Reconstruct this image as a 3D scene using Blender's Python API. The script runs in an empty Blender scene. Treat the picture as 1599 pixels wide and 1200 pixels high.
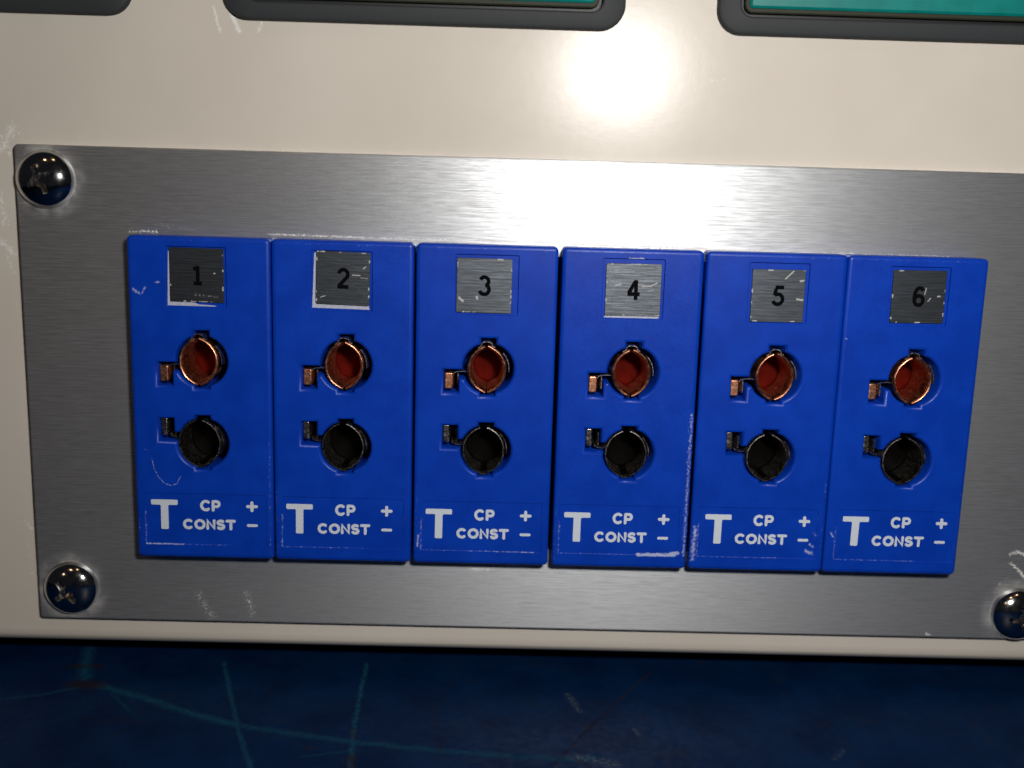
import bpy, math, random
from mathutils import Vector, Matrix
from mathutils.geometry import tessellate_polygon

S = 0.001            # everything below is written in millimetres
ZB = 18.4            # bench top lies at world z = 0; jack feet are 18.4 mm above it
scene = bpy.context.scene
col = scene.collection

# ------------------------------------------------------------------ camera
CAM = Vector((49.0034, -138.3781, 51.4189))
RIGHT = Vector((0.99954, -0.0108, 0.02846)); FWD = Vector((0.0158, 0.98296, -0.18305))
RIGHT.normalize(); FWD = (FWD - RIGHT * FWD.dot(RIGHT)).normalized(); UP = RIGHT.cross(FWD)
FPX = 1630.13
cam = bpy.data.cameras.new('camera'); cam_o = bpy.data.objects.new('camera', cam); col.objects.link(cam_o)
cam.sensor_width = 36.0; cam.sensor_fit = 'HORIZONTAL'; cam.lens = FPX / 1599 * 36
cam.clip_start = 0.005; cam.clip_end = 20
M = Matrix((RIGHT, UP, -FWD)).transposed().to_4x4()
M.translation = Vector((CAM.x, CAM.y, CAM.z + ZB)) * S
cam_o.matrix_world = M
cam.dof.use_dof = True; cam.dof.focus_distance = 0.141; cam.dof.aperture_fstop = 15
scene.camera = cam_o

# ------------------------------------------------------------------ light: camera flash in a dim room
world = bpy.data.worlds.new('World'); scene.world = world; world.use_nodes = True
bg = world.node_tree.nodes['Background']; bg.inputs[0].default_value = (0.75, 0.8, 1.0, 1); bg.inputs[1].default_value = 0.012

def area(name, loc, target, sx, sy, power, colr):
    l = bpy.data.lights.new(name, 'AREA'); l.shape = 'RECTANGLE'; l.size = sx; l.size_y = sy
    l.energy = power; l.color = colr
    o = bpy.data.objects.new(name, l); col.objects.link(o)
    o.location = loc; d = Vector(target) - Vector(loc)
    o.rotation_euler = d.to_track_quat('-Z', 'Y').to_euler()
    return o
area('camera_flash', (0.0795, -0.139, 0.083 + ZB * S), (0.0795, 0.004, 0.058 + ZB * S), 0.018, 0.013, 0.22, (1.0, 0.965, 0.92))
area('ceiling_lamp', (-0.35, -1.1, 1.5), (0.05, 0, 0.05), 0.16, 0.12, 0.55, (1.0, 0.62, 0.33))
area('ceiling_lamp', (0.3, -0.9, 1.7), (0.05, 0, 0.05), 0.16, 0.12, 0.5, (1.0, 0.62, 0.33))
area('ceiling_lamp', (-0.9, -1.3, 0.9), (0.05, 0, 0.05), 0.14, 0.14, 0.3, (1.0, 0.7, 0.45))

scene.view_settings.view_transform = 'Standard'; scene.view_settings.look = 'None'
scene.view_settings.exposure = 0.0; scene.view_settings.gamma = 1.0
scene.render.engine = 'CYCLES'

# ------------------------------------------------------------------ pixel helpers (photograph is 1599 x 1200)
def ray(x, y):
    return RIGHT * ((x - 799.5) / FPX) - UP * ((y - 600) / FPX) + FWD
def pix_y(x, y, Y):
    d = ray(x, y); p = CAM + d * ((Y - CAM.y) / d.y); return (p.x, p.z)
def pix_z(x, y, Z):
    d = ray(x, y); p = CAM + d * ((Z - CAM.z) / d.z); return (p.x, p.y)

# ------------------------------------------------------------------ object helpers
def mesh_obj(name, verts, faces, mat, parent=None, loc=(0, 0, 0), smooth=None):
    me = bpy.data.meshes.new(name)
    me.from_pydata([(v[0] * S, v[1] * S, v[2] * S) for v in verts], [], faces)
    me.update()
    if mat: me.materials.append(mat)
    if smooth is not None:
        for p in me.polygons: p.use_smooth = True
        me.set_sharp_from_angle(angle=math.radians(smooth))
    o = bpy.data.objects.new(name, me); col.objects.link(o)
    o.location = Vector(loc) * S
    if parent: o.parent = parent
    return o
def empty(name, loc, label, cat, group=None):
    o = bpy.data.objects.new(name, None); col.objects.link(o)
    o.empty_display_size = 0.005
    o.location = Vector((loc[0], loc[1], loc[2] + ZB)) * S
    o['label'] = label; o['category'] = cat
    if group: o['group'] = group
    return o

class MB:
    def __init__(s): s.v = []; s.f = []
    def add(s, verts, faces):
        n = len(s.v); s.v += verts; s.f += [tuple(i + n for i in f) for f in faces]
    def loops(s, loops, close=True, cap0=False, cap1=False):
        """bridge equal-length closed loops of 3D points"""
        n = len(loops[0]); vs = [p for l in loops for p in l]; fs = []
        for a in range(len(loops) - 1):
            for i in range(n if close else n - 1):
                j = (i + 1) % n
                fs.append((a * n + i, a * n + j, (a + 1) * n + j, (a + 1) * n + i))
        if cap0: fs += [tuple(t) for t in tessellate_polygon([[Vector((p[0], p[2], 0)) if True else p for p in loops[0]]])]
        if cap1:
            o = (len(loops) - 1) * n
            fs += [tuple(i + o for i in t) for t in tessellate_polygon([[Vector((p[0], p[2], 0)) for p in loops[-1]]])]
        s.add(vs, fs)
    def box(s, x0, x1, y0, y1, z0, z1):
        s.add([(x0, y0, z0), (x1, y0, z0), (x1, y1, z0), (x0, y1, z0), (x0, y0, z1), (x1, y0, z1), (x1, y1, z1), (x0, y1, z1)],
              [(0, 3, 2, 1), (4, 5, 6, 7), (0, 1, 5, 4), (1, 2, 6, 5), (2, 3, 7, 6), (3, 0, 4, 7)])
    def flat(s, outlines, y):
        """planar polygon with holes in the xz plane at depth y (front faces -y)"""
        pts = [p for o in outlines for p in o]
        tris = tessellate_polygon([[Vector((p[0], p[1], 0)) for p in o] for o in outlines])
        fs = []
        for t in tris:
            a, b, c = (pts[i] for i in t)
            area2 = (b[0] - a[0]) * (c[1] - a[1]) - (c[0] - a[0]) * (b[1] - a[1])
            fs.append(tuple(t) if area2 > 0 else tuple(reversed(t)))
        s.add([(p[0], y, p[1]) for p in pts], fs)
    def build(s, name, mat, parent=None, loc=(0, 0, 0), smooth=None, fix=False):
        o = mesh_obj(name, s.v, s.f, mat, parent, loc, smooth)
        import bmesh
        bm = bmesh.new(); bm.from_mesh(o.data)
        bmesh.ops.remove_doubles(bm, verts=bm.verts, dist=1e-7)
        if fix: bmesh.ops.recalc_face_normals(bm, faces=bm.faces)
        bm.to_mesh(o.data); bm.free()
        if smooth is not None:
            for p in o.data.polygons: p.use_smooth = True
            o.data.set_sharp_from_angle(angle=math.radians(smooth))
            for p in o.data.polygons: p.use_smooth = abs(p.normal.y) < 0.99999
        return o

def rrect(x0, x1, z0, z1, r=0.0, n=5):
    if r <= 0: return [(x0, z0), (x1, z0), (x1, z1), (x0, z1)]
    out = []
    for cx, cz, a0 in ((x1 - r, z0 + r, -90), (x1 - r, z1 - r, 0), (x0 + r, z1 - r, 90), (x0 + r, z0 + r, 180)):
        for i in range(n + 1):
            a = math.radians(a0 + 90 * i / n); out.append((cx + r * math.cos(a), cz + r * math.sin(a)))
    return out
def offset(loop, d):
    """move a counter-clockwise loop outwards by d"""
    n = len(loop); out = []
    for i in range(n):
        a, b, c = Vector(loop[i - 1]), Vector(loop[i]), Vector(loop[(i + 1) % n])
        e1 = (b - a).normalized(); e2 = (c - b).normalized()
        n1 = Vector((e1.y, -e1.x)); n2 = Vector((e2.y, -e2.x))
        m = (n1 + n2); m = m / max(m.length_squared / 2, 0.35)
        out.append((b.x + m.x * d, b.y + m.y * d))
    return out
def lift(loop, y): return [(p[0], y, p[1]) for p in loop]

# ------------------------------------------------------------------ shader helpers
class NT:
    def __init__(s, name):
        s.m = bpy.data.materials.new(name); s.m.use_nodes = True
        s.t = s.m.node_tree; s.n = s.t.nodes; s.b = s.n['Principled BSDF']
        tc = s.n.new('ShaderNodeTexCoord'); sc = s.n.new('ShaderNodeVectorMath'); sc.operation = 'SCALE'
        s.t.links.new(tc.outputs['Object'], sc.inputs[0]); sc.inputs['Scale'].default_value = 1000.0
        s.P = sc.outputs[0]                                   # object coordinates in millimetres
    def link(s, a, b): s.t.links.new(a, b)
    def val(s, sock, v):
        if isinstance(v, (int, float, tuple, list)): sock.default_value = v
        else: s.link(v, sock)
    def math(s, op, a, b=0.0, clamp=False):
        n = s.n.new('ShaderNodeMath'); n.operation = op; n.use_clamp = clamp
        s.val(n.inputs[0], a); s.val(n.inputs[1], b); return n.outputs[0]
    def vec(s, op, a, b=None, scale=None):
        n = s.n.new('ShaderNodeVectorMath'); n.operation = op; s.val(n.inputs[0], a)
        if b is not None: s.val(n.inputs[1], b)
        if scale is not None: s.val(n.inputs['Scale'], scale)
        return n.outputs['Value'] if op in ('DOT_PRODUCT', 'LENGTH') else n.outputs[0]
    def noise(s, scale, detail=3, vec=None, rough=0.55, stretch=None, off=None):
        v = vec or s.P
        if stretch: v = s.vec('MULTIPLY', v, stretch)
        if off: v = s.vec('ADD', v, off)
        n = s.n.new('ShaderNodeTexNoise'); s.link(v, n.inputs['Vector'])
        n.inputs['Scale'].default_value = scale; n.inputs['Detail'].default_value = detail; n.inputs['Roughness'].default_value = rough
        return n.outputs['Fac']
    def ramp(s, f, a, b, lo=0.0, hi=1.0, smooth=True):
        n = s.n.new('ShaderNodeMapRange'); n.interpolation_type = 'SMOOTHSTEP' if smooth else 'LINEAR'
        s.val(n.inputs['Value'], f)
        n.inputs['From Min'].default_value = a; n.inputs['From Max'].default_value = b
        n.inputs['To Min'].default_value = lo; n.inputs['To Max'].default_value = hi
        return n.outputs['Result']
    def mix(s, f, a, b):
        n = s.n.new('ShaderNodeMix'); n.data_type = 'RGBA'
        s.val(n.inputs[0], f)
        for k, v in ((6, a), (7, b)): s.val(n.inputs[k], tuple(v) + (1,) if isinstance(v, tuple) and len(v) == 3 else v)
        return n.outputs[2]
    def bump(s, h, dist, strength=1.0, normal=None):
        n = s.n.new('ShaderNodeBump'); n.inputs['Distance'].default_value = dist * S; n.inputs['Strength'].default_value = strength
        s.link(h, n.inputs['Height'])
        if normal: s.link(normal, n.inputs['Normal'])
        return n.outputs[0]
    def segs(s, segments, vec=None):
        """max over short strokes ((x,y,z),(x,y,z),width,strength) -> mask"""
        v = vec or s.P; out = None
        for a, b, w, k in segments:
            d = tuple(b[i] - a[i] for i in range(3)); L2 = max(sum(q * q for q in d), 1e-6)
            pa = s.vec('SUBTRACT', v, a)
            h = s.math('DIVIDE', s.vec('DOT_PRODUCT', pa, d), L2, clamp=True)
            dist = s.vec('LENGTH', s.vec('SUBTRACT', pa, s.vec('SCALE', d, scale=h)))
            m = s.ramp(dist, w * 1.25, 0.0, 0.0, k, smooth=False)
            out = m if out is None else s.math('MAXIMUM', out, m)
        return out
    def worn(s, seg, noise, lo=0.70, hi=0.98):
        """break a stroke mask up with a noise so that it frays at its edges"""
        return s.ramp(s.math('ADD', noise, s.math('MULTIPLY', seg, 0.45)), lo, hi)
    def setp(s, **k):
        names = dict(color='Base Color', metal='Metallic', rough='Roughness', spec='Specular IOR Level', normal='Normal',
                     aniso='Anisotropic', arot='Anisotropic Rotation', tangent='Tangent', coat='Coat Weight', coatr='Coat Roughness',
                     trans='Transmission Weight', sss='Subsurface Weight')
        for a, v in k.items():
            if isinstance(v, tuple) and len(v) == 3: v = v + (1,)
            s.val(s.b.inputs[names[a]], v)
        return s.m

# ---- surface materials
YP = 4.2     # cabinet front surface
YPL = 3.0    # plate front surface
def mat_paint():
    t = NT('cream_enamel')
    def q(*pts, w=0.5, k=0.6):
        r = []
        for i in range(len(pts) - 1):
            a = pix_y(*pts[i], YP); b = pix_y(*pts[i + 1], YP)
            r.append(((a[0], YP, a[1] + ZB), (b[0], YP, b[1] + ZB), w, k))
        return r
    sg = q((333, 10), (344, 50), w=0.4, k=0.8) + q((356, 12), (374, 49), w=0.5, k=1.0) + q((411, 30), (403, 50), w=0.55, k=0.7) \
        + q((362, 12), (380, 30), w=0.7, k=0.4) \
        + q((20, 200), (4, 232), w=1.2, k=0.75) + q((2, 212), (16, 242), w=1.1, k=0.6) + q((34, 206), (12, 214), w=0.7, k=0.5) \
        + q((0, 300), (8, 350), w=1.2, k=0.6) + q((2, 376), (20, 396), w=1.0, k=0.75) + q((10, 398), (20, 425), w=0.7, k=0.55) \
        + q((22, 440), (30, 520), w=0.5, k=0.35) + q((38, 760), (44, 790), w=0.4, k=0.45) + q((40, 815), (50, 826), w=0.5, k=0.7) + q((44, 850), (50, 900), w=0.7, k=0.45) \
        + q((1112, 126), (1138, 125), w=0.45, k=0.45) + q((118, 212), (142, 220), w=0.4, k=0.4)
    m = t.math('MULTIPLY', t.worn(t.segs(sg), t.noise(2.4, 4, rough=0.75), 0.66, 0.98), 0.8)
    cloud = t.noise(0.05, 3)
    base = t.mix(t.ramp(cloud, 0.3, 0.7), (0.585, 0.54, 0.475), (0.62, 0.575, 0.51))
    dirt = t.ramp(t.noise(0.9, 4, rough=0.75), 0.66, 0.78, 0, 0.12)
    base = t.mix(dirt, base, (0.33, 0.29, 0.24))
    c = t.mix(m, base, (0.84, 0.85, 0.84))
    orange = t.noise(0.9, 2); fine = t.noise(3.5, 3)
    n = t.bump(orange, 0.012, 0.4); n = t.bump(fine, 0.004, 0.5, n)
    hair = t.noise(0.5, 3)
    r = t.math('ADD', t.ramp(hair, 0.3, 0.75, 0.215, 0.25), t.math('MULTIPLY', m, 0.3))
    return t.setp(color=c, rough=r, spec=0.2, normal=n)

def brushed(name, tint, r0, r1, aniso, marks=None, streak=1.0, ring=None, dark=0.5, met=1.0, mark=(0.78, 0.76, 0.71)):
    t = NT(name)
    long_ = t.noise(1.0, 4, stretch=(0.08, 1, 8.0), rough=0.8)
    lon2 = t.noise(1.0, 2, stretch=(0.30, 1, 4.5), rough=0.6, off=(31, 7, 3))
    cloud = t.noise(0.12, 4, off=(9, 2, 5))
    s = t.math('ADD', t.math('MULTIPLY', long_, 0.6), t.math('MULTIPLY', lon2, 0.4))
    c = t.mix(t.ramp(s, 0.40, 0.60), tuple(q * (1 - 0.38 * streak) for q in tint), tint)
    c = t.mix(t.ramp(cloud, 0.35, 0.7, 0, 0.28), c, tuple(q * dark for q in tint))
    speck = t.ramp(t.noise(2.6, 5, rough=0.8, off=(3, 3, 3)), 0.70, 0.78)
    r = t.ramp(s, 0.3, 0.7, r1, r0)
    metal = t.math('SUBTRACT', met, 0.0)
    if marks:
        m = t.worn(t.segs(marks), t.noise(3.6, 4, rough=0.75))
        c = t.mix(m, c, mark); r = t.math('ADD', r, t.math('MULTIPLY', m, 0.35), clamp=True)
        metal = t.math('SUBTRACT', metal, t.math('MULTIPLY', m, 0.9), clamp=True)
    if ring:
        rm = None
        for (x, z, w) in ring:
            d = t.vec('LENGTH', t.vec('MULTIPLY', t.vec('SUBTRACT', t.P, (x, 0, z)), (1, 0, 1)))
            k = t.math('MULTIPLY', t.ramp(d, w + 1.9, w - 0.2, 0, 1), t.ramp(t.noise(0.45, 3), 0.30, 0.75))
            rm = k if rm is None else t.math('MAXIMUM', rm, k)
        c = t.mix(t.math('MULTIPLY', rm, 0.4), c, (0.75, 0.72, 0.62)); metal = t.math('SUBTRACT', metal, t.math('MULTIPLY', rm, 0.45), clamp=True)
    sp2 = t.math('MULTIPLY', speck, 0.35)
    c = t.mix(sp2, c, (0.8, 0.78, 0.74)); metal = t.math('SUBTRACT', metal, t.math('MULTIPLY', sp2, 0.8), clamp=True)
    tg = t.n.new('ShaderNodeCombineXYZ'); tg.inputs[0].default_value = 1.0
    vt = t.n.new('ShaderNodeVectorTransform'); vt.vector_type = 'VECTOR'; vt.convert_from = 'OBJECT'; vt.convert_to = 'WORLD'
    t.link(tg.outputs[0], vt.inputs[0])
    n = t.bump(s, 0.028 * streak, 0.7)
    return t.setp(color=c, metal=metal, rough=r, aniso=aniso, arot=0.25, tangent=vt.outputs[0], normal=n)

def mat_blue(k, marks):
    t = NT('blue_plastic')
    o = (k * 17.3, k * 5.1, k * 9.7)
    c = t.mix(t.ramp(t.noise(0.25, 3, off=o), 0.3, 0.7), (0.001, 0.036, 0.37), (0.002, 0.045, 0.43))
    grain = t.noise(5.0, 3, off=o, rough=0.7)
    mm = t.math('MULTIPLY', t.worn(t.segs(marks), t.noise(3.0, 4, rough=0.75, off=o), 0.72, 1.0), 0.9)
    speck = t.ramp(t.noise(3.4, 4, off=o, rough=0.8), 0.76, 0.82, 0, 0.4)
    m = t.math('MAXIMUM', mm, speck)
    c = t.mix(m, c, (0.42, 0.47, 0.68))
    n = t.bump(grain, 0.01, 0.35); n = t.bump(t.noise(0.8, 3, off=o), 0.03, 0.25, n)
    r = t.math('ADD', t.ramp(grain, 0.3, 0.7, 0.30, 0.42), t.math('MULTIPLY', m, 0.3))
    return t.setp(color=c, rough=r, spec=0.2, normal=n)

def metal_mat(name, a, b, rough, nscale=1.5, bump=0.01):
    t = NT(name)
    n1 = t.noise(nscale, 5, rough=0.65)
    c = t.mix(t.ramp(n1, 0.35, 0.68), a, b)
    r = t.ramp(t.noise(nscale * 2.3, 4, off=(4, 4, 4)), 0.3, 0.7, rough * 0.75, rough * 1.35)
    return t.setp(color=c, metal=1.0, rough=r, normal=t.bump(t.noise(nscale * 3, 3), bump, 0.5))
def plain(name, c, rough, spec=0.5, var=0.12, scale=1.2):
    t = NT(name)
    cc = t.mix(t.noise(scale, 4), tuple(q * (1 - var) for q in c), tuple(q * (1 + var) for q in c))
    return t.setp(color=cc, rough=rough, spec=spec, normal=t.bump(t.noise(scale * 4, 3), 0.01, 0.35))

COPPER = metal_mat('copper', (0.50, 0.20, 0.105), (0.84, 0.40, 0.235), 0.36, 0.8, 0.005)
CONST = metal_mat('tarnished_constantan', (0.24, 0.22, 0.195), (0.50, 0.46, 0.40), 0.30, 1.0, 0.005)
STEEL = metal_mat('spring_steel', (0.55, 0.53, 0.5), (0.72, 0.7, 0.66), 0.28)
CHROME = metal_mat('chromed_steel', (0.50, 0.49, 0.48), (0.62, 0.61, 0.6), 0.10, 0.7, 0.004)
WHITE = plain('white_fill', (0.60, 0.66, 0.74), 0.55, 0.3, 0.08, 2.5)
INK = plain('black_ink', (0.003, 0.003, 0.004), 0.8, 0.03)
DARK_RED = plain('dark_red_copper', (0.075, 0.004, 0.002), 0.6, 0.02, 0.8, 0.5)  # dark red inside of the copper sleeve
HOLE_SHADE = plain('painted_hole_shade', (0.0020, 0.0017, 0.0014), 0.5, 0.03, 0.8, 0.6)  # near-black lower sleeve interior, shade of the deep hole put into the colour
GLUE = plain('dried_adhesive', (0.44, 0.46, 0.56), 0.6, 0.3, 0.25, 2.2)
BEZEL = plain('dark_grey_plastic', (0.030, 0.033, 0.036), 0.6, 0.22, 0.10, 2.0)
BLACK = plain('black_plastic', (0.008, 0.008, 0.009), 0.45, 0.3)
OLIVE = plain('smoked_lens_rim', (0.030, 0.034, 0.022), 0.55, 0.15)
RUBBER = plain('black_rubber', (0.012, 0.012, 0.012), 0.8, 0.2)

def mat_teal():
    t = NT('teal_film')
    c = t.mix(t.ramp(t.noise(0.35, 3), 0.3, 0.7), (0.0, 0.165, 0.15), (0.002, 0.20, 0.182))
    c = t.mix(t.ramp(t.noise(2.5, 5, rough=0.75), 0.68, 0.76, 0, 0.35), c, (0.2, 0.42, 0.40))
    return t.setp(color=c, rough=0.4, spec=0.3, normal=t.bump(t.noise(3, 2), 0.01, 0.3))
TEAL = mat_teal()

def mat_bench():
    t = NT('scratched_blue_enamel')
    def q(*pts, w=0.35, k=0.6):
        r = []
        for i in range(len(pts) - 1):
            a = pix_z(*pts[i], -ZB); b = pix_z(*pts[i + 1], -ZB)
            r.append(((a[0], a[1], 0), (b[0], b[1], 0), w, k))
        return r
    warp = t.n.new('ShaderNodeTexNoise'); t.link(t.P, warp.inputs['Vector']); warp.inputs['Scale'].default_value = 0.5; warp.inputs['Detail'].default_value = 4
    off = t.vec('MULTIPLY', t.vec('SUBTRACT', warp.outputs['Color'], (0.5, 0.5, 0.5)), (0.9, 0.9, 0.0))
    V = t.vec('ADD', t.vec('MULTIPLY', t.P, (1, 1, 0)), off)
    teal = q((140, 1012), (133, 1040), (134, 1058), w=1.1, k=0.8) + q((158, 1072), (230, 1092), (290, 1112), (370, 1133), w=0.85, k=0.75) \
        + q((370, 1133), (450, 1145), (560, 1160), (690, 1173), (800, 1181), w=0.7, k=0.6) \
        + q((350, 1035), (360, 1085), (372, 1140), (392, 1200), w=0.4, k=0.75) + q((572, 1037), (562, 1085), (551, 1150), (546, 1200), w=0.4, k=0.9) \
        + q((0, 1092), (60, 1086), (120, 1074), w=0.5, k=0.4) + q((170, 1080), (205, 1112), w=0.3, k=0.35) \
        + q((470, 1182), (560, 1172), w=0.35, k=0.35) + q((800, 1181), (880, 1186), (930, 1184), w=0.8, k=0.5)
    pale_and_glare = q((886, 1084), (895, 1096), (904, 1110), w=0.6, k=0.55) + q((990, 1138), (998, 1148), w=0.4, k=0.5) + q((1300, 1185), (1318, 1172), w=0.5, k=0.3) + q((898, 1182), (960, 1194), w=1.0, k=0.6)  # pale chips; the last stroke paints the hazy highlight into the bench colour
    rust = q((112, 1040), (158, 1041), w=0.9, k=1.0) + q((118, 1068), (152, 1070), w=1.7, k=1.0) + q((1016, 1050), (950, 1108), (880, 1178), (862, 1198), w=0.28, k=0.75) \
        + q((880, 1172), (925, 1200), w=0.25, k=0.6) + q((708, 1042), (710, 1062), (688, 1082), (678, 1120), (690, 1178), w=0.18, k=0.55) \
        + q((551, 1138), (551, 1152), w=0.6, k=0.8) + q((549, 1182), (546, 1200), w=0.7, k=0.9) + q((130, 1124), (210, 1126), w=0.4, k=0.4)
    brk = t.ramp(t.noise(1.4, 5, rough=0.7), 0.33, 0.52)
    mt = t.math('MULTIPLY', t.segs(teal, V), brk); mp = t.math('MULTIPLY', t.segs(pale_and_glare, V), t.ramp(t.noise(2.5, 5, rough=0.8), 0.45, 0.6)); mr = t.segs(rust, V)
    base = t.mix(t.ramp(t.noise(0.12, 4), 0.3, 0.7), (0.001, 0.010, 0.042), (0.0015, 0.017, 0.062))
    grime = t.math('MULTIPLY', t.ramp(t.noise(0.45, 7, rough=0.75, off=(5, 5, 5)), 0.55, 0.72, 0, 0.75), t.ramp(t.noise(0.06, 2), 0.35, 0.6))
    base = t.mix(grime, base, (0.016, 0.016, 0.018))
    c = t.mix(mt, base, (0.008, 0.062, 0.105)); c = t.mix(mp, c, (0.12, 0.15, 0.16)); c = t.mix(t.math('MULTIPLY', mr, t.ramp(t.noise(1.2, 5, rough=0.8), 0.3, 0.6)), c, (0.020, 0.013, 0.010))
    h = t.noise(0.5, 3)
    r = t.math('ADD', t.ramp(t.noise(0.8, 4), 0.3, 0.7, 0.34, 0.5), t.math('MULTIPLY', t.math('MAXIMUM', mr, mt), 0.25))
    return t.setp(color=c, rough=r, spec=0.03, normal=t.bump(h, 0.03, 0.5))

# ------------------------------------------------------------------ bench
mb = MB(); mb.box(-260, 380, -230, 200, -12, 0)
bench = mb.build('bench_top', mat_bench()); bench['kind'] = 'structure'

# ------------------------------------------------------------------ cabinet
PAINT = mat_paint()
cab = empty('instrument_cabinet', (57, YP, -ZB), 'cream enamelled instrument cabinet with white scuffs, standing on the blue bench', 'cabinet')
CX, CYo, CZ = 57, YP, 0
def cab_local(o): o.location = Vector((-57, -YP, 0)) * S
def cabinet_shell():
    mb = MB()
    x0, x1, z0, z1 = -75, 190, -15.3 + ZB, 150 + ZB
    hole = rrect(-0.4, 114.7, 1.2 + ZB, 42.9 + ZB)
    r = 2.4
    front = rrect(x0 + r, x1 - r, z0 + r, z1 - r)
    mb.flat([front, list(reversed(hole))], YP)
    n = 8; prof = []
    for i in range(n + 1):
        a = math.pi / 2 * i / n; prof.append((r * math.sin(a), YP + r * (1 - math.cos(a))))
    loops = [lift([(x0 + r - d, z0 + r - d), (x1 - r + d, z0 + r - d), (x1 - r + d, z1 - r + d), (x0 + r - d, z1 - r + d)], y) for d, y in prof]
    loops.append(lift(rrect(x0, x1, z0, z1), 110))
    mb.loops(loops); mb.flat([list(reversed(rrect(x0, x1, z0, z1)))], 110)
    mb.loops([lift(hole, YP), lift(hole, YP + 1.5)])
    o = mb.build('front_panel', PAINT, cab, smooth=30, fix=True); cab_local(o)
    for x in (-50, 165):
        for y in (30, 95):
            m = MB(); ring = [[(x + rr * math.cos(2 * math.pi * i / 20), y + rr * math.sin(2 * math.pi * i / 20), z) for i in range(20)] for rr, z in ((6.0, 0.0), (7, z0 + 0.1))]
            m.add(ring[0] + ring[1], [(i, (i + 1) % 20, 20 + (i + 1) % 20, 20 + i) for i in range(20)] + [tuple(reversed(range(20))), tuple(range(20, 40))])
            f = m.build('rubber_foot', RUBBER, cab); cab_local(f)
cabinet_shell()

# ------------------------------------------------------------------ panel displays at the top
def display(x0, label):
    W, Hh = 52.0, 52.0
    e = empty('panel_display', (x0 + W / 2, YP, 72.1), label, 'display', 'displays along the cabinet front')
    def part(mb, n, m, sm=30): return mb.build(n, m, e, loc=(-W / 2, 0, 0), smooth=sm, fix=True)
    out = rrect(0, W, 0, Hh, 3.2, 8); inn = rrect(3.0, W - 3.0, 2.25, Hh - 2.25, 1.5, 8)
    mb = MB()
    mb.loops([lift(out, 0.0), lift(out, -0.8), lift(offset(out, -0.15), -1.15), lift(offset(out, -0.45), -1.3),
              lift(offset(inn, 0.25), -1.35), lift(offset(inn, 0.05), -1.2), lift(inn, -0.1)])
    part(mb, 'bezel', BEZEL)
    rim = offset(inn, -0.45)
    mb = MB(); mb.loops([lift(rim, -0.05), lift(rim, -1.0), lift(offset(rim, -0.15), -1.15), lift(offset(rim, -0.55), -1.15), lift(offset(rim, -0.55), -0.3)])
    fr = part(mb, 'lens_rim', OLIVE)
    mb = MB(); mb.flat([inn], -0.06); part(mb, 'backing', BLACK)
    w = offset(rim, -0.6)
    mb = MB(); mb.loops([lift(w, -0.2), lift(w, -1.15), lift(offset(w, -0.3), -1.4)]); mb.flat([offset(w, -0.3)], -1.4)
    part(mb, 'window', TEAL)
    return e
display(-51.2, 'dark grey rounded display bezel over the corner screw beside jack 1')
display(12.6, 'panel display in grey bezel with teal window, above the jacks tagged 2 and 3')
display(76.6, 'panel display in grey bezel with bright teal window, above the jacks tagged 5 and 6')

# ------------------------------------------------------------------ brushed plate
PX0, PX1, PZ0, PZ1 = -15.2, 129.5, -10.7, 55.5
plate = empty('jack_plate', (57.15, YP, PZ0), 'brushed aluminium mounting plate carrying the six blue jacks, screwed to the cabinet', 'plate')
PO = (-57.15, -YP, -PZ0)
def pq(*pts, w=0.5, k=0.8):
    r = []
    for i in range(len(pts) - 1):
        a = pix_y(*pts[i], YPL); b = pix_y(*pts[i + 1], YPL)
        r.append(((a[0], YPL, a[1]), (b[0], YPL, b[1]), w, k))
    return r
pm = pq((200, 362), (245, 362), w=0.55, k=0.7) + pq((245, 352), (300, 358), w=0.7, k=0.45) + pq((420, 366), (640, 374), w=0.35, k=0.8) + pq((640, 374), (880, 379), w=0.35, k=0.8) + pq((880, 381), (1100, 389), w=0.4, k=0.8) \
    + pq((1100, 390), (1330, 398), w=0.4, k=0.8) + pq((1330, 398), (1480, 402), w=0.35, k=0.7) \
    + pq((1578, 866), (1590, 862), (1604, 868), w=0.5, k=0.9) + pq((1578, 880), (1590, 890), (1602, 905), w=0.5, k=0.9) + pq((1556, 915), (1575, 905), w=0.8, k=0.5) \
    + pq((310, 930), (330, 962), w=1.6, k=0.55) + pq((385, 928), (395, 958), w=1.4, k=0.55) + pq((736, 888), (764, 890), w=0.7, k=0.75) + pq((1118, 358), (1128, 362), w=0.35, k=0.6) \
    + pq((1446, 990), (1452, 992), w=0.3, k=1.0) + pq((205, 320), (212, 345), w=0.4, k=0.4)
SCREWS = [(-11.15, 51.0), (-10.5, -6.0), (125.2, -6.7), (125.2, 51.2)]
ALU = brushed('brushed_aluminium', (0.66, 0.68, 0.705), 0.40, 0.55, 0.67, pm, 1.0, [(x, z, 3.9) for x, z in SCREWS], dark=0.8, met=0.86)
mb = MB()
out = rrect(PX0, PX1, PZ0, PZ1, 0.6, 4); hole = rrect(-0.2, 114.5, 1.4, 42.7)
mb.flat([offset(out, -0.25), list(reversed(hole))], YPL)
mb.loops([lift(offset(out, -0.25), YPL), lift(offset(out, -0.07), YPL + 0.07), lift(out, YPL + 0.25), lift(out, YP - 0.001)])
mb.loops([lift(hole, YPL), lift(hole, YP)])
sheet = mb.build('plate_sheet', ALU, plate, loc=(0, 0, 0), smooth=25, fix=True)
# keep the sheet's own coordinates equal to the panel's millimetres, so put its origin at the panel origin
sheet.location = Vector(PO) * S

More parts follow.
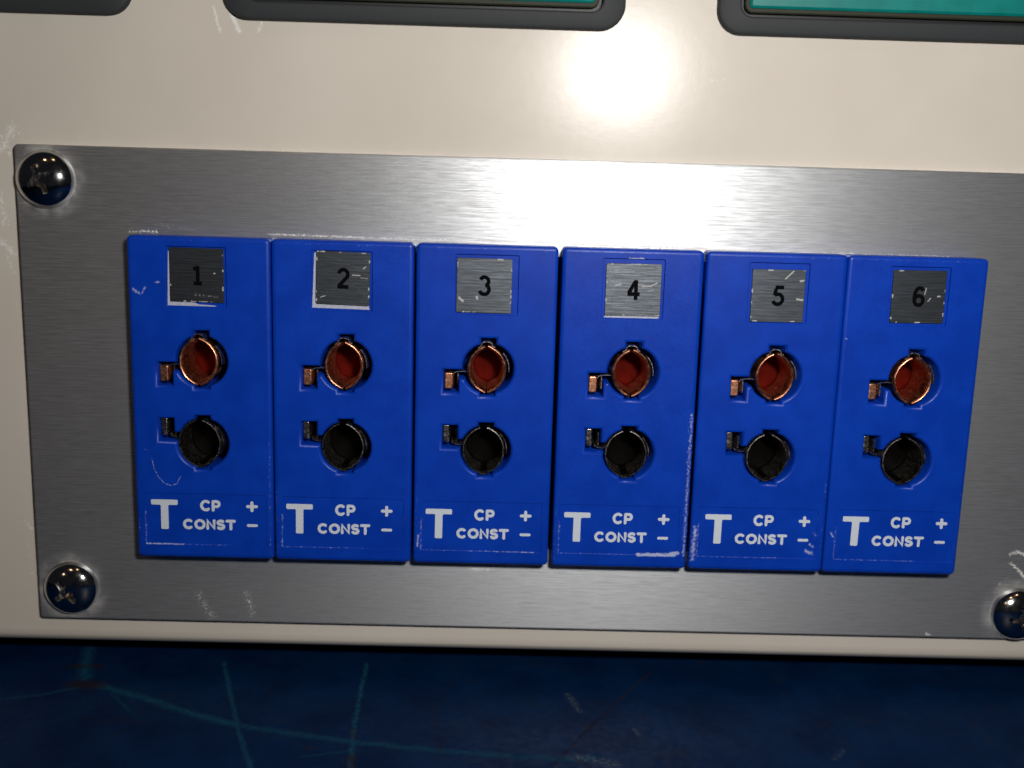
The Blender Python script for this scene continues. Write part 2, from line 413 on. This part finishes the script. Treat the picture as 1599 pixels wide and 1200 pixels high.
def screw(x, z, rot, label):
    N = 72; R = 3.9; Hd = 2.15
    ca, sa = math.cos(rot), math.sin(rot)
    mb = MB(); vs = []; fs = []
    rings = 44; seg = 96
    def height(u, v):
        r2 = (u * u + v * v) / (R * R); h = Hd * math.sqrt(max(0, 1 - r2 * 0.94)) if r2 < 1 else 0
        h = Hd * (max(0.0, 1 - r2) ** 0.55)
        p, q = u * ca + v * sa, -u * sa + v * ca
        def arm(a, b):
            t = max(0.0, 1 - abs(a) / 1.95); w = 0.30 + 0.22 * t
            e = (w - abs(b)) / 0.16
            e = max(0, min(1, e)); t2 = max(0.0, min(1, (1.95 - abs(a)) / 0.45))
            return e * t2
        d = max(arm(p, q), arm(q, p)); c = max(0, min(1, (0.95 - math.hypot(p, q)) / 0.3))
        return h - 1.25 * max(d, c) * (0.85 if c < 0.5 else 1.0)
    vs.append((0, -height(0, 0), 0))
    for i in range(1, rings + 1):
        r = R * (i / rings)
        for j in range(seg):
            a = 2 * math.pi * j / seg; u, v = r * math.cos(a), r * math.sin(a)
            vs.append((u, -max(height(u, v), 0.0) if i < rings else 0.0, v))
    for j in range(seg): fs.append((0, 1 + j, 1 + (j + 1) % seg))
    for i in range(rings - 1):
        for j in range(seg):
            a = 1 + i * seg + j; b = 1 + i * seg + (j + 1) % seg
            fs.append((a, a + seg, b + seg, b))
    mb.add(vs, fs)
    o = mb.build('screw', CHROME, plate, loc=(x + PO[0], YPL + PO[1], z + PO[2]), smooth=50)
    o['label'] = label
    return o
screw(*SCREWS[0], math.radians(24), 'chromed domed cross-head screw at the plate corner above jack 1')
screw(*SCREWS[1], math.radians(38), 'chromed domed cross-head screw at the plate corner below jack 1')
screw(*SCREWS[2], math.radians(12), 'chromed domed cross-head screw at the plate corner below jack 6')
screw(*SCREWS[3], math.radians(60), 'chromed domed cross-head screw at the plate corner above jack 6')

# ------------------------------------------------------------------ jacks
def stroke(mb, pts, w, y0, y1, cap='round'):
    """flat raised stroke following a polyline in xz"""
    P = [Vector(p) for p in pts]; L = []; Rr = []
    if (P[0] - P[-1]).length < 0.12:                 # closed ring
        ring = [(p.x, p.y) for p in P[:-1]]; o_, i_ = offset(ring, w / 2), offset(ring, -w / 2)
        mb.flat([o_, list(reversed(i_))], y0); mb.loops([lift(o_, y0), lift(o_, y1)]); mb.loops([lift(i_, y1), lift(i_, y0)])
        return
    for i, p in enumerate(P):
        a = P[max(i - 1, 0)]; b = P[min(i + 1, len(P) - 1)]
        if 0 < i < len(P) - 1:
            e1 = (P[i] - P[i - 1]).normalized(); e2 = (P[i + 1] - P[i]).normalized()
            n1 = Vector((-e1.y, e1.x)); n2 = Vector((-e2.y, e2.x)); m = n1 + n2; m = m / max(m.length_squared / 2, 0.5)
        else:
            e = (b - a).normalized(); m = Vector((-e.y, e.x))
        L.append(p + m * w / 2); Rr.append(p - m * w / 2)
    out = list(Rr)
    def capp(c, frm):
        v = frm - c; return [c + Matrix.Rotation(math.pi * i / 6, 2) @ v for i in range(1, 6)]
    if cap == 'round': out += capp(P[-1], Rr[-1])
    out += list(reversed(L))
    if cap == 'round': out += capp(P[0], L[0])
    loop = [(v.x, v.y) for v in out]
    mb.flat([offset(loop, -0.05)] if False else [loop], y0)
    mb.loops([lift(loop, y0), lift(loop, y1)])
def arc(cx, cz, rx, rz, a0, a1, n=16):
    return [(cx + rx * math.cos(math.radians(a0 + (a1 - a0) * i / n)), cz + rz * math.sin(math.radians(a0 + (a1 - a0) * i / n))) for i in range(n + 1)]

def letters(name, glyphs, parent, dx, dz, w=0.385):
    mb = MB()
    for i, g in enumerate(glyphs):
        stroke(mb, [(x + dx, z + dz) for x, z in g], w, 0.03 - 0.009 * (i % 5), 0.13)
    return mb.build(name, WHITE, parent)

DIGITS = {
    1: [[(0.72, 2.35), (0.72, 0.2)], [(0.66, 2.2), (0.2, 1.88)], [(0.2, 0.1), (1.24, 0.1)]],
    2: [arc(0.62, 1.68, 0.56, 0.62, 170, -35, 14) + [(0.1, 0.2)], [(-0.1, 0.08), (1.3, 0.08)]],
    3: [arc(0.58, 1.72, 0.52, 0.56, 160, -75, 14), arc(0.58, 0.66, 0.6, 0.62, 80, -165, 16)],
    4: [[(0.9, 2.45), (0.9, -0.15)], [(0.82, 2.3), (0.0, 0.72)], [(-0.15, 0.6), (1.4, 0.6)]],
    5: [[(0.2, 2.25), (1.3, 2.25)], [(0.3, 2.1), (0.16, 1.2)] , arc(0.56, 0.72, 0.62, 0.66, 132, -160, 18)],
    6: [arc(0.62, 0.68, 0.55, 0.62, 0, 360, 22), [(1.12, 1.95), (0.92, 2.25), (0.62, 2.33), (0.32, 2.15), (0.12, 1.7), (0.06, 1.1), (0.08, 0.75)]],
}

def contact_hole(cx, cz, mirror):
    r, sw = 3.45, 1.02
    zt, zb = (4.15, 3.75) if not mirror else (3.75, 3.85)
    h = math.sqrt(r * r - sw * sw); c1, c0, wb = -0.2, -1.45, -3.4
    ang = lambda x, z: math.degrees(math.atan2(z, x))
    xl, xr = -5.95, -3.9
    L = []
    def A(x0, z0, x1, z1, n):
        a0, a1 = ang(x0, z0), ang(x1, z1)
        while a1 < a0: a1 += 360
        L.extend(arc(0, 0, r, r, a0, a1, n))
    A(sw, -h, sw, h, 26)
    L.extend([(sw, zt), (-sw, zt)])
    A(-sw, h, -math.sqrt(r * r - c1 * c1), c1, 12)
    L.extend([(xl, c1), (xl, wb), (xr, wb), (xr, c0)])
    A(-math.sqrt(r * r - c0 * c0), c0, -sw, -h, 9)
    L.extend([(-sw, -zb), (sw, -zb)])
    if mirror: L = [(x, -z) for x, z in reversed(L)]
    return [(x + cx, z + cz) for x, z in L]

def leaf(mb, pts, prof):
    """sweep an open profile (inward radial, depth) along an arc of (x,z,nx,nz)"""
    rows = [[(x + nx * d, y, z + nz * d) for (d, y) in prof] for (x, z, nx, nz) in pts]
    n = len(prof); vs = [p for r in rows for p in r]; fs = []
    for i in range(len(rows) - 1):
        for j in range(n):
            k = (j + 1) % n
            fs.append((i * n + j, (i + 1) * n + j, (i + 1) * n + k, i * n + k))
    fs.append(tuple(range(n))); fs.append(tuple(reversed([(len(rows) - 1) * n + j for j in range(n)])))
    mb.add(vs, fs)
def lens_arc(side, w, h, gt, gb, n=22, jit=0.0, rnd=None):
    R = (h * h + w * w) / (2 * w); c = -side * (R - w); out = []
    th = math.asin(min(1, h / R)) if w < R else math.pi - math.asin(min(1, h / R))
    if w > R: th = math.pi / 2
    a1 = th * (1 - gt); a0 = -th * (1 - gb)
    for i in range(n + 1):
        a = a0 + (a1 - a0) * i / n
        j = (rnd.uniform(-jit, jit) if rnd else 0)
        x = c + side * (R + j) * math.cos(a); z = (R + j) * math.sin(a)
        out.append((x, z, -side * math.cos(a), -math.sin(a)))
    return out
def sheetwall(mb, pts, t, y0, y1):
    P = [Vector(p) for p in pts]; rows = []
    for i, p in enumerate(P):
        a = P[max(i - 1, 0)]; b = P[min(i + 1, len(P) - 1)]; e = (b - a).normalized(); rows.append((p.x, p.y, -e.y, e.x))
    leaf(mb, rows, [(-t / 2, y1), (-t / 2, y0 + t * 0.4), (-t * 0.2, y0), (t * 0.2, y0), (t / 2, y0 + t * 0.4), (t / 2, y1)])

def contact(parent, cx, cz, copper, k):
    rnd = random.Random(k * 7 + copper)
    mat = COPPER if copper else CONST
    sgn = 1 if copper else -1
    tilt = [(-0.42, 0.0), (-0.26, 0.05), (-0.17, 0), (-0.2, 0.0), (-0.1, 0), (-0.2, 0.05)][k]
    lx, lz = (cx + tilt[0], cz - 0.1) if copper else (cx + tilt[0] - 0.12, cz - 0.05)
    mb = MB()
    if copper:
        prof = [(0.30, 8), (0.30, 1.6), (0.0, 0.46), (0.02, 0.28), (0.10, 0.16), (0.22, 0.12), (0.34, 0.17), (0.44, 0.34), (0.62, 1.1), (0.66, 1.6), (0.66, 8)]
        w, h = 2.66, 3.4
        leaf(mb, lens_arc(-1, w, h, 0.10, 0.05, 24, 0.02, rnd), prof); leaf(mb, lens_arc(1, w, h, 0.04, 0.05, 24, 0.02, rnd), [(d, y + 0.02) for d, y in prof])
    else:
        prof = [(0.0, 8), (0.0, 0.42), (0.05, 0.32), (0.16, 0.30), (0.24, 0.38), (0.27, 0.6), (0.27, 8)]
        w, h = 2.88, 3.4
        leaf(mb, lens_arc(-1, w, h, 0.13, 0.10, 24, 0.02, rnd), prof); leaf(mb, lens_arc(1, w, h, 0.10, 0.14, 24, 0.02, rnd), [(d, y + 0.03) for d, y in prof])
    o = mb.build('copper_contact' if copper else 'dark_contact', mat, parent, loc=(lx, 0, lz), smooth=40, fix=True)
    o['label'] = 'copper eye-shaped contact sleeve in the upper hole' if copper else 'blackish eye-shaped contact sleeve in the lower hole'
    # closed lining inside the sleeve
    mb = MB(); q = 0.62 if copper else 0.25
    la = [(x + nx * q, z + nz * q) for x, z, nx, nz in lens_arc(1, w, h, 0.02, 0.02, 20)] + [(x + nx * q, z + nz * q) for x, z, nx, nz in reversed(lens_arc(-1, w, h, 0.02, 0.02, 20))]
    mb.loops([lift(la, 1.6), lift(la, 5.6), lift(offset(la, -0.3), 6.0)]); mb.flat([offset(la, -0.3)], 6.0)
    mb.build('lining', DARK_RED if copper else HOLE_SHADE, o, smooth=60)
    # spring clip round the sleeve
    mb = MB()
    if copper:
        sheetwall(mb, [(-1.25, 2.85), (-0.85, 3.15), (-0.72, 3.5), (-0.4, 3.72), (0.3, 3.70), (0.62, 3.52), (0.68, 3.2), (1.05, 3.0)], 0.2, 0.35, 6)
        sheetwall(mb, [(x + 0.12, z) for x, z in arc(-0.35, 0.0, 3.22, 3.25, 42, -6, 10)], 0.2, 0.55 + 0.1 * rnd.random(), 6)
    else:
        sheetwall(mb, [(x + 0.16, z) for x, z in arc(-0.3, 0.0, 3.3, 3.3, 44, -8, 10)], 0.2, 0.6, 6)
        sheetwall(mb, [(-0.5, -3.25), (-0.1, -3.42), (0.3, -3.36), (0.7, -3.2)], 0.2, 0.6, 6)
    mb.build('spring_clip', STEEL if copper else CONST, o, loc=(0, 0, 0), smooth=40, fix=True)
    # folded tab in the side window
    mb = MB()
    tx = cx - 5.92 - lx
    z0, z1 = (-3.05, -0.72) if copper else (0.75, 3.35)
    dz = cz - lz
    wtab = 1.25 if copper else 0.98
    body = rrect(tx, tx + wtab, z0 + dz, z1 + dz, 0.28, 4)
    mb.loops([lift(body, 5), lift(body, 1.05), lift(offset(body, -0.1), 0.9), lift(offset(body, -0.22), 0.86)]); mb.flat([offset(body, -0.22)], 0.86)
    mb.build('tab', mat, o, smooth=40, fix=True)
    mb = MB()
    xb = cx - 3.95 - lx
    s = -sgn
    xl = -2.72 if copper else -2.9
    sheetwall(mb, [(xl + 0.1, s * 0.62 + dz), (xl - 0.35, s * 0.55 + dz), (xb - 0.25, s * 0.62 + dz), (xb - 0.62, s * 0.78 + dz), (xb - 0.72, s * 1.05 + dz)], 0.2, 0.95, 5)
    sheetwall(mb, [(xb - 0.12, s * 0.9 + dz), (xb - 0.1, s * 1.7 + dz), (xb - 0.14, s * 2.6 + dz)], 0.22, 1.5, 5)
    mb.build('connecting_strip', STEEL if copper else CONST, o, smooth=40, fix=True)
    return o

XOFF = [0.0, -0.13, -0.09, 0.15, 0.2, -0.05]
SLOT = [9.55, 9.82, 9.86, 10.36, 10.64, 10.48]
TAG = [(5.66, 12.76, 35.55, 42.7), (5.86, 13.0, 35.7, 42.75), (5.42, 12.75, 35.15, 42.4), (6.15, 13.52, 35.3, 42.25), (6.55, 13.66, 35.0, 42.0), (6.28, 13.45, 35.35, 42.42)]
TAGROT = [-0.4, -1.2, -0.3, 0.3, 0.5, 0.6]
REC = [(5.2, 13.1), (5.3, 13.3), (5.3, 13.6), (5.75, 13.9), (6.1, 14.1), (5.9, 13.9)]
TXT = [(0.42, 0.42), (-0.12, 0.24), (0, 0.02), (0.08, 0.0), (0.6, 0.2), (0.68, 0.36)]
LOOK = ['white adhesive below the dull tag', 'white adhesive along two tag edges', 'tag seated low in its recess',
        'bright line under its scratched tag', 'slanting scratch on the tag', 'beside bare aluminium plate']
Hj = 44.15
for k in range(6):
    num = k + 1
    x0 = 19.05 * k                       # nominal left edge
    e = empty('thermocouple_jack', (x0, 0, 0), 'blue two-hole jack with tag reading %d, %s' % (num, LOOK[k]), 'jack', 'numbered blue jacks in the aluminium plate')
    a, b = 0.15 + XOFF[k], 18.9 + XOFF[k]
    fx0, fx1, fz0, fz1 = 1.15 + TXT[k][0] * 0.6, 17.75 + TXT[k][0] * 0.35, 1.95, 8.95 + TXT[k][1] * 0.5
    def v(x, z): return (x, 0.0, z)
    rn = random.Random(40 + k)
    marks = [(v(fx0, fz0), v(fx0, 6.5), 0.28, 0.75), (v(fx0, fz0), v(fx1 - 5, fz0), 0.16, 0.7), (v(b - 0.45, 1), v(b - 0.45, rn.uniform(10, 26)), 0.4, rn.uniform(0.15, 0.55)), (v(b - 0.8, rn.uniform(16, 24)), v(b - 0.8, 42), 0.3, rn.uniform(0.1, 0.3)),
             (v(a + 0.35, 1.0), v(a + 0.35, rn.uniform(4, 14)), 0.4, rn.uniform(0.2, 0.55)), (v(a + 1, Hj - 0.5), v(b - 1, Hj - 0.5), 0.3, 0.4), (v(fx1, 3), v(fx1, 8), 0.25, 0.35)]
    U = [(2.5, 14.1), (2.75, 12.7), (3.3, 11.5), (4.1, 10.6), (5.0, 10.3), (5.8, 10.55), (6.3, 11.6)]      # curled scratch
    if k == 0: marks += [(v(0.9, 37.0), v(1.6, 36.6), 0.45, 0.9), (v(2.0, 36.6), v(2.4, 37.4), 0.3, 0.9), (v(3.8, 38.0), v(4.2, 38.1), 0.3, 0.9), *[(v(*p), v(*q), 0.13, 0.85) for p, q in zip(U[:-1], U[1:])], (v(1.6, 15.3), v(2.0, 15.2), 0.2, 0.7), (v(fx0, fz0), v(6.5, fz0), 0.2, 1.2)]
    if k == 3: marks += [(v(12.3, fz0), v(17.4, fz0 + 0.05), 0.38, 1.5), (v(16.8, fz0 + 0.15), v(17.8, fz0 + 0.35), 0.42, 1.5), (v(b - 0.4, 2), v(b - 0.4, 22), 0.5, 0.8), (v(9, 42.9), v(11, 42.95), 0.25, 1.0)]
    if k == 4: marks += [(v(16.8, 3.0), v(17.5, 2.7), 0.5, 1.2), (v(17.2, 4.0), v(17.6, 3.6), 0.35, 1.2), (v(17.6, 5.6), v(17.8, 5.3), 0.3, 1.0), (v(a + 0.5, 1.5), v(a + 0.7, 6), 0.7, 0.9)]
    if k == 2: marks += [(v(a + 0.6, 2.5), v(a + 0.7, 4), 0.3, 1.0), (v(9, fz0), v(17, fz0 - 0.05), 0.2, 0.8)]
    if k == 5: marks += [(v(0.9, 5.8), v(1.2, 5.3), 0.3, 0.9), (v(0.5, 33), v(0.7, 33), 0.2, 0.9)]
    mat = mat_blue(k, marks)
    # housing
    mb = MB()
    cxu = SLOT[k]; cxl = SLOT[k] - 0.08; zu, zl = 27.6, 16.3
    out = rrect(a, b, 0, Hj, 0.6, 4)
    inset = [(0.52, 0.0), (0.26, 0.04), (0.11, 0.12), (0.03, 0.25), (0.0, 0.42)]
    fl = [offset(out, -d) for d, y in inset]
    hu, hl = contact_hole(cxu, zu, False), contact_hole(cxl, zl, True)
    tagr = rrect(REC[k][0], REC[k][1], 34.9, 42.85, 0.15, 2)
    field = rrect(fx0, fx1, fz0, fz1, 0.1, 2)
    cham = [(0.36, 0.0), (0.22, 0.045), (0.08, 0.17), (0.0, 0.40)]
    holes = []
    for h in (hu, hl):
        rings = [(offset(h, d), y) for d, y in cham]
        holes.append(rings[0][0])
        mb.loops([lift(l, y) for l, y in rings] + [lift(h, 9.0)])
        mb.flat([h], 9.0)
    for h, dp, c in ((tagr, 0.32, 0.07), (field, 0.1, 0.06)):
        o1 = offset(h, c); holes.append(o1)
        mb.loops([lift(o1, 0), lift(offset(h, c * 0.3), c * 0.4), lift(h, c * 1.1), lift(h, dp)]); mb.flat([h], dp)
    mb.flat([fl[0]] + [list(reversed(h)) for h in holes], 0.0)
    rear = offset(out, -1.5)
    mb.loops([lift(l, y) for l, (d, y) in zip(fl, inset)] + [lift(out, YPL - 0.015), lift(rear, YPL - 0.015), lift(rear, 12)], )
    mb.flat([list(reversed(rear))], 12)
    ho = mb.build('housing', mat, e, smooth=72, fix=True)
    # number tag
    t0, t1, z0, z1 = TAG[k]
    tcx, tcz = (t0 + t1) / 2, (z0 + z1) / 2
    hw, hh = (t1 - t0) / 2, (z1 - z0) / 2
    rnd = random.Random(k + 3)
    tm = []
    for i in range(11):
        sd = rnd.choice('lrtb'); u = rnd.uniform(-1, 1); ln = rnd.uniform(0.05, 0.35)
        if sd in 'lr':
            x = (hw - 0.1) * (1 if sd == 'r' else -1); tm.append(((x, 0, u * hh), (x, 0, u * hh + ln), 0.16, rnd.uniform(0.8, 1.6)))
        else:
            z = (hh - 0.1) * (1 if sd == 't' else -1); tm.append(((u * hw, 0, z), (u * hw + ln * 2, 0, z), 0.14, rnd.uniform(0.8, 1.6)))
    if k == 3: tm += [((1.2, 0, 0.5), (2.3, 0, 0.55), 0.13, 1.6), ((2.3, 0, 0.55), (3.1, 0, 0.95), 0.12, 1.6), ((1.9, 0, -0.1), (2.8, 0, 0.1), 0.09, 1.0), ((-2.3, 0, 0.6), (-1.7, 0, 0.7), 0.2, 1.2), ((-2.6, 0, 2.5), (-1.9, 0, 2.55), 0.15, 0.8)]
    if k == 4: tm += [((0.9, 0, 2.3), (1.9, 0, 3.3), 0.14, 1.5), ((2.6, 0, -0.4), (3.3, 0, -0.5), 0.2, 1.5), ((2.9, 0, 2.0), (3.3, 0, 2.1), 0.2, 1.5)]
    if k == 2: tm += [((-0.95, 0, -1.5), (-0.9, 0, -1.7), 0.22, 1.6), ((-3.3, 0, -1.7), (-2.8, 0, -2.1), 0.25, 1.5)]
    if k == 1: tm += [((1.3, 0, 0.5), (2.2, 0, 0.5), 0.13, 1.3), ((2.4, 0, 0.2), (3.2, 0, 0.15), 0.1, 1.0), ((2.7, 0, 1.4), (3.0, 0, 1.7), 0.12, 1.3), ((-2.9, 0, -2.6), (-2.3, 0, -2.4), 0.12, 1.2)]
    if k == 5: tm += [((0.8, 0, 0.3), (0.95, 0, 1.2), 0.12, 1.2), ((1.3, 0, -0.6), (1.6, 0, -0.2), 0.12, 1.3), ((2.6, 0, 0.1), (2.9, 0, 0.1), 0.15, 1.5)]
    if k == 0: tm += [((-0.3, 0, -2.6), (2.6, 0, -2.8), 0.5, 0.6), ((2.3, 0, 0.3), (2.4, 0, 0.3), 0.15, 1.4)]
    tmat = brushed('tag_metal', (0.105, 0.12, 0.14), 0.38, 0.54, 0.5, tm, 1.5, dark=0.55, met=0.82, mark=(0.42, 0.42, 0.40))
    mb = MB(); tr = rrect(-hw, hw, -hh, hh, 0.12, 2) if k != 1 else rrect(-hw, hw, -hh, hh, 0.3, 4)
    mb.loops([lift(tr, 0.16), lift(tr, 0.03), lift(offset(tr, -0.04), 0.0)]); mb.flat([offset(tr, -0.04)], 0.0)
    tag = mb.build('number_tag', tmat, e, loc=(tcx, 0.07, tcz), smooth=25, fix=True)
    tag.rotation_euler = (0, math.radians(-TAGROT[k]), 0)
    tag['label'] = 'square brushed metal tag printed with a black %d' % num
    mb = MB()
    for i, g in enumerate(DIGITS[num]):
        stroke(mb, [((x - 0.62) * 1.06 + 0.05, (z - 1.15) * 1.02 + 0.0) for x, z in g], 0.50, -0.012 - 0.006 * i, 0.005, cap='butt')
    mb.build('numeral', INK, tag)
    # adhesive pad behind the tag
    if k in (0, 1, 3):
        mb = MB()
        if k == 0: pad = [(-hw - 0.38, -hh - 0.55), (hw - 1.0, -hh - 0.52), (hw - 1.3, -hh - 0.38), (0.2, -hh - 0.3), (-hw + 1.5, -hh + 0.5), (-hw + 0.3, hh - 0.6), (-hw - 0.2, hh - 0.5), (-hw - 0.32, -1)]
        elif k == 1: pad = [(-hw - 0.45, -hh - 0.55), (hw + 0.02, -hh - 0.48), (hw - 0.2, -hh + 0.5), (-hw + 0.5, -hh + 0.8), (-hw + 0.4, hh - 0.2), (-hw - 0.28, hh - 0.3)]
        else: pad = [(-hw - 0.12, -hh - 0.3), (hw - 0.1, -hh - 0.32), (hw - 0.3, -hh + 0.5), (-hw + 0.4, -hh + 0.5)]
        mb.loops([lift(pad, 0.24), lift(pad, 0.19)]); mb.flat([pad], 0.19)
        mb.build('adhesive', GLUE, tag)
    # contacts
    contact(e, cxu, zu, 1, k); contact(e, cxl, zl, 0, k)
    # lettering
    dx, dz = TXT[k]
    Tl = [(1.74, 7.10), (3.06, 7.10), (3.04, 3.62), (4.06, 3.62), (4.08, 7.10), (5.38, 7.10), (5.38, 7.84), (1.74, 7.84)]
    rT = []
    for i in range(len(Tl)):                         # soften the corners
        p, q, r_ = Vector(Tl[i - 1]), Vector(Tl[i]), Vector(Tl[(i + 1) % len(Tl)])
        rT += [tuple(q + (p - q).normalized() * 0.16), tuple(q + (p - q).normalized() * 0.045 + (r_ - q).normalized() * 0.045), tuple(q + (r_ - q).normalized() * 0.16)]
    rT = [(x + dx, z + dz) for x, z in rT]
    mb = MB(); mb.flat([rT], 0.03); mb.loops([lift(rT, 0.03), lift(rT, 0.13)])
    mb.build('large_letter', WHITE, e)
    zt, zb2 = 7.72, 6.50
    C = arc(9.22, 7.11, 0.58, 0.62, 52, 308, 18)
    Pp = [[(10.22, zb2 - 0.02), (10.22, zt)], [(10.22, zt)] + arc(10.72, 7.36, 0.34, 0.36, 90, -90, 10) + [(10.22, 7.0)]]
    letters('alloy_code', [C] + Pp, e, dx, dz)
    zc, hh2 = 4.41, 0.56
    g = [arc(6.78, zc, 0.56, hh2, 52, 308, 18), arc(8.35, zc, 0.58, hh2, 0, 360, 24),
         [(9.42, zc - hh2), (9.42, zc + hh2), (10.32, zc - hh2), (10.32, zc + hh2)],
         arc(11.22, zc + hh2 * 0.52, 0.38, hh2 * 0.48, 40, 270, 10) + arc(11.22, zc - hh2 * 0.5, 0.40, hh2 * 0.5, 90, -145, 11)[1:],
         [(12.08, zc + hh2), (13.10, zc + hh2)], [(12.6, zc + hh2), (12.6, zc - hh2 - 0.02)]]
    letters('alloy_name', g, e, dx, dz)
    letters('plus_sign', [[(14.95, 7.12), (16.15, 7.12)], [(15.54, 6.55), (15.54, 7.66)]], e, dx, dz, 0.42)
    letters('minus_sign', [[(14.98, 4.40), (16.12, 4.40)]], e, dx, dz, 0.38)
